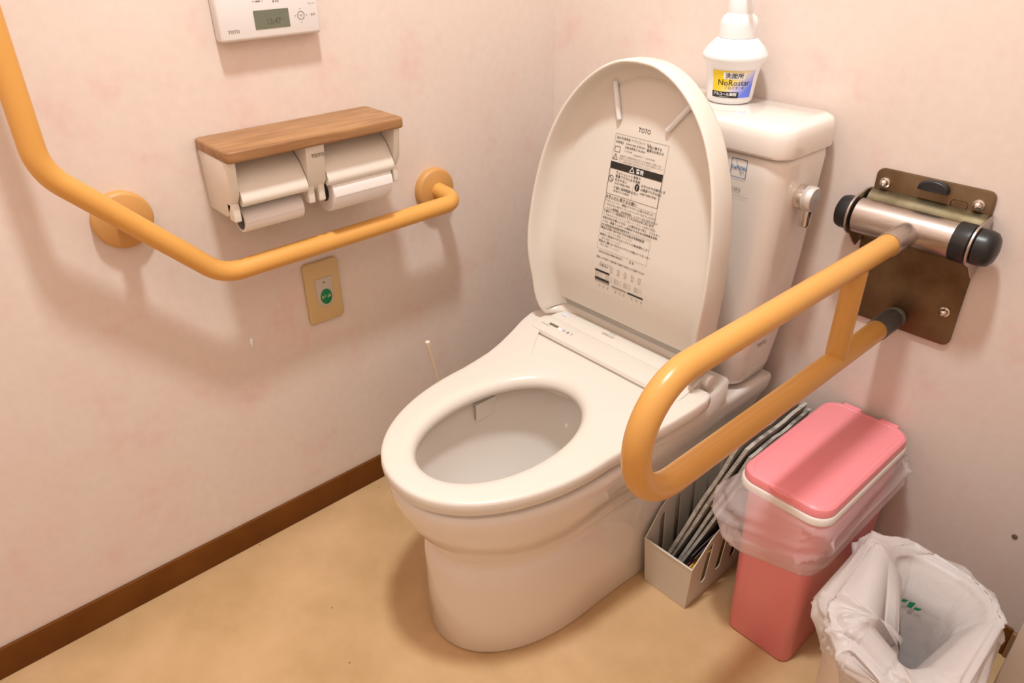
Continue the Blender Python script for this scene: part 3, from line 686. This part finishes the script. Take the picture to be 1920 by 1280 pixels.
hc = lathe([(.027, .770), (.029, .7715), (.029, .927), (.029, .928)], (0, CY_, CZ_), 'x', 40).build('hinge_cylinder', 'steel', fr_, ang=40)
lathe([(.0295, .925), (.0305, .9265), (.0305, .9485), (.029, .950)], (0, CY_, CZ_), 'x', 36).build('rubber_ring', 'black', hc)
lathe([(.026, .955), (.028, .957), (.028, .970), (.0255, .978), (.019, .983), (.009, .9855), (.001, .986)], (0, CY_, CZ_), 'x', 36).build('end_cap', 'black', hc)
lathe([(.026, .763), (.028, .761), (.028, .748), (.0255, .741), (.018, .737), (.001, .736)], (0, CY_, CZ_), 'x', 36).build('end_cap', 'black', hc)
lathe([(.0195, CY_-.010), (.0195, -.132), (.0190, -.133), (.017, -.133)], (RX, 0, .745), 'y', 32).build('steel_sleeve', 'steel', fr_, ang=40)
RT = fillet([(RX, -.12, .7445), (RX, -.7175, .7425), (RX, -.7175, .5735), (RX, -.075, .5755)], [.0838, .0838], 18)
tube(RT, .0176, 30).build('loop_bar', 'frail', fr_, ang=60)
tube([(RX, -.2255, .735), (RX, -.2255, .584)], .0163, 26).build('post', 'frail', fr_, ang=60)
lathe([(.017, -.082), (.0188, -.0815), (.0188, -.024), (.018, -.022)], (RX, 0, .5755), 'y', 30).build('end_sleeve', 'grey', fr_, ang=40)
lathe([(.0182, -.0235), (.0182, -.012), (.016, -.0062)], (RX, 0, .5755), 'y', 30).build('rubber_tip', 'lgrey', fr_, ang=40)

# ------------------------------------------------------------------ toilet brush
tb = thing('toilet_brush', 'cream toilet brush standing on the floor between wall and toilet', 'toilet brush', (.15, -.415, 0))
lathe([(.042, 0), (.046, .003), (.045, .02), (.048, .11), (.046, .112), (.042, .108), (.040, .02), (.001, .018)], (.15, -.415, 0), 'z', 32).build('holder_cup', 'cream', tb)
tube([(.15, -.425, .03), (.15, -.426, .06), (.15, -.443, .11), (.15, -.505, .40), (.15, -.507, .412), (.15, -.5085, .419), (.15, -.509, .422)], [.02, .018, .0055, .0052, .006, .0052, .001], 16).build('handle', 'cream', tb)

# ------------------------------------------------------------------ magazine basket
bk = thing('magazine_basket', 'frosted plastic magazine basket with slotted sides between toilet and pink bin', 'basket', (.69, -.2, 0))
YB_, YF_ = -.045, -.352
def ztop(y): return catmull([(-.352, .118), (-.335, .145), (-.315, .166), (-.29, .180), (-.24, .193), (-.16, .202), (-.04, .205)], y)
def side(x_at, x_th, name):
    slots = [-.307, -.257, -.207, -.157, -.107]; ys = [YF_]; kinds = []
    for s in slots: ys += [s-.0085, s-.0045, s+.0045, s+.0085]
    ys.append(YB_); mb = MB()
    def P(y, z, d): return Vector((x_at(z)+d, y+(.352+y)*0-(.012 if y == YF_ else 0)*z/.12*.6, z))
    def cell(a, b, za0, za1, zb0, zb1):
        v = [P(a, za0, 0), P(b, zb0, 0), P(b, zb1, 0), P(a, za1, 0), P(a, za0, x_th), P(b, zb0, x_th), P(b, zb1, x_th), P(a, za1, x_th)]
        mb.add(v, [(0, 1, 2, 3), (7, 6, 5, 4), (0, 4, 5, 1), (1, 5, 6, 2), (2, 6, 7, 3), (3, 7, 4, 0)])
    for i in range(len(ys)-1):
        a, b = ys[i], ys[i+1]; ph_ = i % 4
        if ph_ == 0: cell(a, b, 0.002, ztop(a), .002, ztop(b))
        else:
            e = .008 if ph_ in (1, 3) else 0
            la = .045+(.006 if (ph_ == 1) else 0); lb = .045+(.006 if ph_ == 3 else 0)
            ta = ztop(a)-.022-(.006 if ph_ == 1 else 0); tb_ = ztop(b)-.022-(.006 if ph_ == 3 else 0)
            cell(a, b, .002, la, .002, lb); cell(a, b, ta, ztop(a), tb_, ztop(b))
    return mb.build(name, 'basket', bk, smooth=False)
side(lambda z: .6415-.010*z/.2, .0022, 'side_wall'); side(lambda z: .7415+.014*z/.2, -.0022, 'side_wall')
def fl(x0, x1, y0, y1, z): return [Vector((x0, y0, z)), Vector((x1, y0, z)), Vector((x1, y1, z)), Vector((x0, y1, z))]
mb = MB(); mb.loft([fl(.6415, .7415, -.352, -.3495, .001), fl(.6355, .7495, -.3595, -.357, .118)]); mb.build('front_wall', 'basket', bk, smooth=False)
mb = MB(); mb.loft([fl(.6415, .7415, -.047, -.044, .001), fl(.6315, .7555, -.047, -.044, .205)]); mb.build('back_wall', 'basket', bk, smooth=False)
MB().box(.642, .741, -.351, -.044, 0, .003).build('basket_floor', 'basket', bk, smooth=False)
tube([(.6355, -.3585, .1175), (.7495, -.3585, .1175)], .0022, 8).build('front_rim', 'basket', bk)

# ------------------------------------------------------------------ newspapers and magazines in the basket
def sheetpack(name, bf, bb, tf, tb_, th, layers, m, label, cat, seed, wob=.004, group=None):
    """folded paper slab: corners bottom-front/back, top-front/back; thickness along +x made of several sheets"""
    rnd = random.Random(seed); t = thing(name, label, cat, (bf[0], (bf[1]+bb[1])/2, bf[2]), group)
    bf, bb, tf, tb_ = map(Vector, (bf, bb, tf, tb_)); nu, nv = 10, 14
    for L in range(layers):
        x = L*th/layers; dy = rnd.uniform(-.006, .004); dz = rnd.uniform(-.012, .004) if L else 0; g = []
        thk = th/layers*.72
        for side_ in (0, 1):
            for j in range(nv+1):
                for i in range(nu+1):
                    a, b = i/nu, j/nv
                    p = bf.lerp(bb, a).lerp(tf.lerp(tb_, a), b)
                    q = noise.noise(Vector((a*2.2+seed, b*3, L*.35)))*wob*(.3+b)
                    p = p+Vector((x*(.55+.75*b)+q+(thk if side_ else 0), dy, dz*b+noise.noise(Vector((a*5, L*2.1, seed)))*.004*b)); g.append(p)
        N = (nu+1)*(nv+1); fs = []
        idx = lambda i, j, s: s*N+j*(nu+1)+i
        for j in range(nv):
            for i in range(nu):
                fs.append((idx(i, j, 0), idx(i, j+1, 0), idx(i+1, j+1, 0), idx(i+1, j, 0))); fs.append((idx(i, j, 1), idx(i+1, j, 1), idx(i+1, j+1, 1), idx(i, j+1, 1)))
        for j in range(nv):
            fs.append((idx(0, j, 0), idx(0, j, 1), idx(0, j+1, 1), idx(0, j+1, 0))); fs.append((idx(nu, j, 0), idx(nu, j+1, 0), idx(nu, j+1, 1), idx(nu, j, 1)))
        for i in range(nu):
            fs.append((idx(i, 0, 0), idx(i+1, 0, 0), idx(i+1, 0, 1), idx(i, 0, 1))); fs.append((idx(i, nv, 0), idx(i, nv, 1), idx(i+1, nv, 1), idx(i+1, nv, 0)))
        pydata('page', g, fs, m if isinstance(m, str) else m[L % len(m)], t, ang=50, fix=False)
    return t
sheetpack('newspaper', (.656, -.325, .034), (.656, -.055, .004), (.734, -.247, .346), (.734, -.035, .348), .020, 2, 'news', 'folded grey newspaper leaning tallest in the basket, nearest the toilet', 'newspaper', 1)
sheetpack('newspaper', (.674, -.318, .028), (.674, -.055, .004), (.757, -.243, .330), (.757, -.035, .338), .018, 2, 'news', 'folded newspaper squeezed between the tallest paper and the pink bin', 'newspaper', 2)
sheetpack('magazine', (.703, -.330, .010), (.703, -.06, .004), (.726, -.325, .118), (.745, -.08, .20), .006, 2, ['darkp', 'darkp'], 'dark-covered magazine standing low in the basket', 'magazine', 3, .001)
sheetpack('magazine', (.7125, -.335, .010), (.7125, -.06, .004), (.7235, -.336, .098), (.742, -.09, .15), .005, 2, ['magr', 'magw'], 'thin dark red magazine in the basket beside the yellow one', 'magazine', 4, .001)
sheetpack('magazine', (.7205, -.346, .010), (.7205, -.06, .004), (.7285, -.340, .094), (.738, -.09, .14), .006, 2, ['mag', 'mag'], 'yellow-covered magazine against the slotted side of the basket', 'magazine', 5, .001)

# ------------------------------------------------------------------ pink bin
pb = thing('pink_bin', 'pink plastic waste bin with a closed pink lid and white rim', 'waste bin', (.877, -.18, 0))
def rz(x0, x1, y0, y1, r, z): return [Vector((a, b, z)) for a, b in rrect(x0, x1, y0, y1, r, 8)]
MB().loft([rz(.818, .938, -.318, -.045, .016, 0), rz(.815, .941, -.322, -.042, .018, .004), rz(.800, .944, -.325, -.030, .026, .346)]).build('bin_body', 'pink', pb, ang=50)
MB().loft([rz(.790, .945, -.327, -.020, .03, .341), rz(.7845, .950, -.332, -.016, .033, .343), rz(.7845, .950, -.332, -.016, .033, .354), rz(.7865, .948, -.330, -.018, .033, .3565), rz(.79, .945, -.327, -.020, .03, .357)]).build('rim', 'rim', pb, ang=50)
lidp = MB().loft([rz(.790, .945, -.327, -.021, .03, .3565), rz(.7875, .9475, -.3295, -.0185, .032, .358), rz(.7875, .9475, -.3295, -.0185, .032, .367), rz(.789, .946, -.328, -.020, .031, .3715), rz(.793, .942, -.324, -.024, .028, .3745), rz(.799, .936, -.318, -.030, .024, .3755),
                  rz(.8005, .9345, -.3165, -.0315, .023, .3745), rz(.803, .932, -.314, -.034, .021, .3752)]).build('bin_lid', 'pink', pb, ang=25)
prism([(.8675+.024*math.cos(a), -.3265-.006*math.sin(a)) for a in [PI*k/12 for k in range(13)]]+[(.8435, -.318), (.8915, -.318)], lambda a, b, d: Vector((a, b, d)), .366, .3725, .001, 1).build('lid_tab', 'pink', lidp, ang=40)
for x0, x1 in ((.815, .85), (.885, .92)): rbox('lid_hinge', x0, x1, -.022, -.009, .358, .372, .003, 'pink', lidp)

# clear bag folded over the rim
def skirt(name, rect, rows, N, ztopv, mat_, seed, fn, parent=None):
    x0, x1, y0, y1, r = rect; base = rrect(x0, x1, y0, y1, r, N//4-1); n = len(base); cx, cy = (x0+x1)/2, (y0+y1)/2
    rings = []
    for j in range(rows+1):
        ring = []
        for i, (a, b) in enumerate(base):
            p = Vector(base[i-1]); q = Vector(base[(i+1) % n]); t = (q-p).normalized(); nn = Vector((t.y, -t.x))
            ang = math.atan2(b-cy, a-cx)
            off, z = fn(j/rows, ang, a, b)
            ring.append(Vector((a+nn.x*off, b+nn.y*off, z)))
        rings.append(ring)
    return MB().loft(rings, False, False).build(name, mat_, parent, ang=180)
def ridge(v): return 1-min(1, abs(noise.noise(v))*2.6)
def clear_fn(t, ang, a, b):
    P = Vector((a*9, b*9, t*1.3)); left = max(0, math.cos(ang-math.radians(-118)))**10
    front = max(0, math.cos(ang-math.radians(-90)))**2; right = max(0, math.cos(ang-math.radians(45)))**10
    low = .222+.014*noise.noise(P+Vector((3, 1, 0)))-.018*left+.05*max(0, math.cos(ang-math.radians(20)))**2+.03*max(0, math.cos(ang-math.radians(90)))
    k = min(1, t/.82)
    z = .349+(low-.349)*k+.006*noise.noise(Vector((a*30, b*30, 2)))*k
    puff = math.sin(PI*k)**.7
    off = .002+.006*puff+.013*ridge(Vector((a*15+z*13, b*15-z*12, z*11+4)))**3*puff+.007*ridge(Vector((a*30-z*26, b*30+z*16, z*14)))**3*puff+.003*noise.noise(Vector((a*60, b*60, t*9)))*puff
    off += .034*left*puff+.018*right*k
    if t > .82: z = low+(t-.82)*.16; off = .003+.006*(1-t)+.002*noise.noise(Vector((a*50, b*50, t*4)))+.012*left*(1-t)*5+.018*right
    return max(off, .0025), z
cb = skirt('bin_liner', (.7985, .9435, -.3245, -.0305, .027), 34, 280, .35, 'film', 3, clear_fn)
tag(cb, 'crumpled clear plastic bag folded over the top of the pink bin', 'bin liner')

# ------------------------------------------------------------------ white bin with milky bag
wbn = thing('white_bin', 'white waste bin beside the door frame, lined with a milky bag', 'waste bin', (1.09, -.32, 0))
def rw(d, r, z): return [Vector((a, b, z)) for a, b in rrect(1.024-d, 1.178+d*.4, -.452-d, -.204+d*.5, r, 8)]
MB().loft([rw(-.004, .062, 0), rw(0, .065, .004), rw(.010, .075, .262), rw(.012, .075, .268), rw(.010, .073, .268), rw(.006, .072, .262), rw(-.004, .062, .008)], True, True).build('bin_body', 'wbin', wbn, ang=50)
def milky_fn(t, ang, a, b):
    nz = lambda f, k: noise.noise(Vector((a*f, b*f, t*f*.18+k)))
    fl_ = max(0, math.cos(ang-math.radians(-165)))**1.3             # side towards the pink bin: puffed roll
    fr2 = max(0, math.cos(ang-math.radians(-80)))**2
    rimz = .290+.010*nz(9, 5)+.020*fl_-.008*fr2
    low = .198+.018*nz(14, 7)-.012*fr2
    wx = .02*noise.noise(Vector((a*12, b*12, t*3+11))); wy = .02*noise.noise(Vector((a*12+7, b*12, t*3+5)))
    cr = .013*ridge(Vector((a*12+wx*30, b*12+wy*30, t*2.6)))**2+.008*ridge(Vector((a*24+3+wx*40, b*24+wy*40, t*6)))**2+.0035*ridge(Vector((a*60, b*60, t*12)))
    e = fl_+.55*fr2
    if t < .40:
        k = t/.40; z = low+(rimz-low)*math.sin(PI/2*k)**.9
        off = .006+.008*math.sin(PI*k)*(1+fl_)+cr*(.6+.8*math.sin(PI*k))
    elif t < .62:
        k = (t-.40)/.22; z = rimz+.014*e*math.sin(PI*k)-.006*k*k-.030*fl_*k*k+.8*cr*e-.004
        off = .006-(.008+.078*fl_+.034*fr2)*k+cr*(1-k)*.8+.010*nz(22, 4)*e*k+.8*(cr-.008)*e*k
    else:
        k = (t-.62)/.38; z0 = rimz-.010-.030*fl_+.8*cr*e*(1-k); z = z0+(.03-z0)*k
        off = -.002-(.078*fl_+.034*fr2)*(1-k*.8)-.026*min(1, k*5)*(1-fl_)-.022*k+(.35*cr-.003)*(1-k)+(.8*(cr-.008)+.010*nz(22, 4))*e*(1-k)
    if t < .7: off -= .026*max(0, math.cos(ang-math.radians(-122)))**4
    return off, z
wl = skirt('bin_liner', (1.008, 1.180, -.455, -.196, .066), 64, 320, .3, 'wfilm', 5, milky_fn)
tag(wl, 'milky white plastic bag puffed over the rim of the white bin', 'bin liner')
mb = MB(); GF = lambda s, t: Vector((1.078+s, -.2375+t*.08, .205+t))
for k, (a, b, w_, h) in enumerate(((-.016, .004, .006, .010), (-.006, 0, .007, .016), (.004, .003, .008, .009))):
    mb.add([GF(a, b), GF(a+w_, b+.002), GF(a+w_+.004, b+h), GF(a+.002, b+h-.003)], [(0, 1, 2, 3)])
mb.build('printed_leaf_mark', 'inkgreen', wl, smooth=False, fix=False)

# ------------------------------------------------------------------ ceiling lamp base (above the frame)
cl = thing('ceiling_lamp', 'round ceiling lamp base above the toilet', 'lamp', (.76, -.84, 2.78))
lathe([(.09, 0), (.09, -.06), (.06, -.07)], (.76, -.84, ZC), 'z', 32).build('lamp_base', 'lampglass', cl)
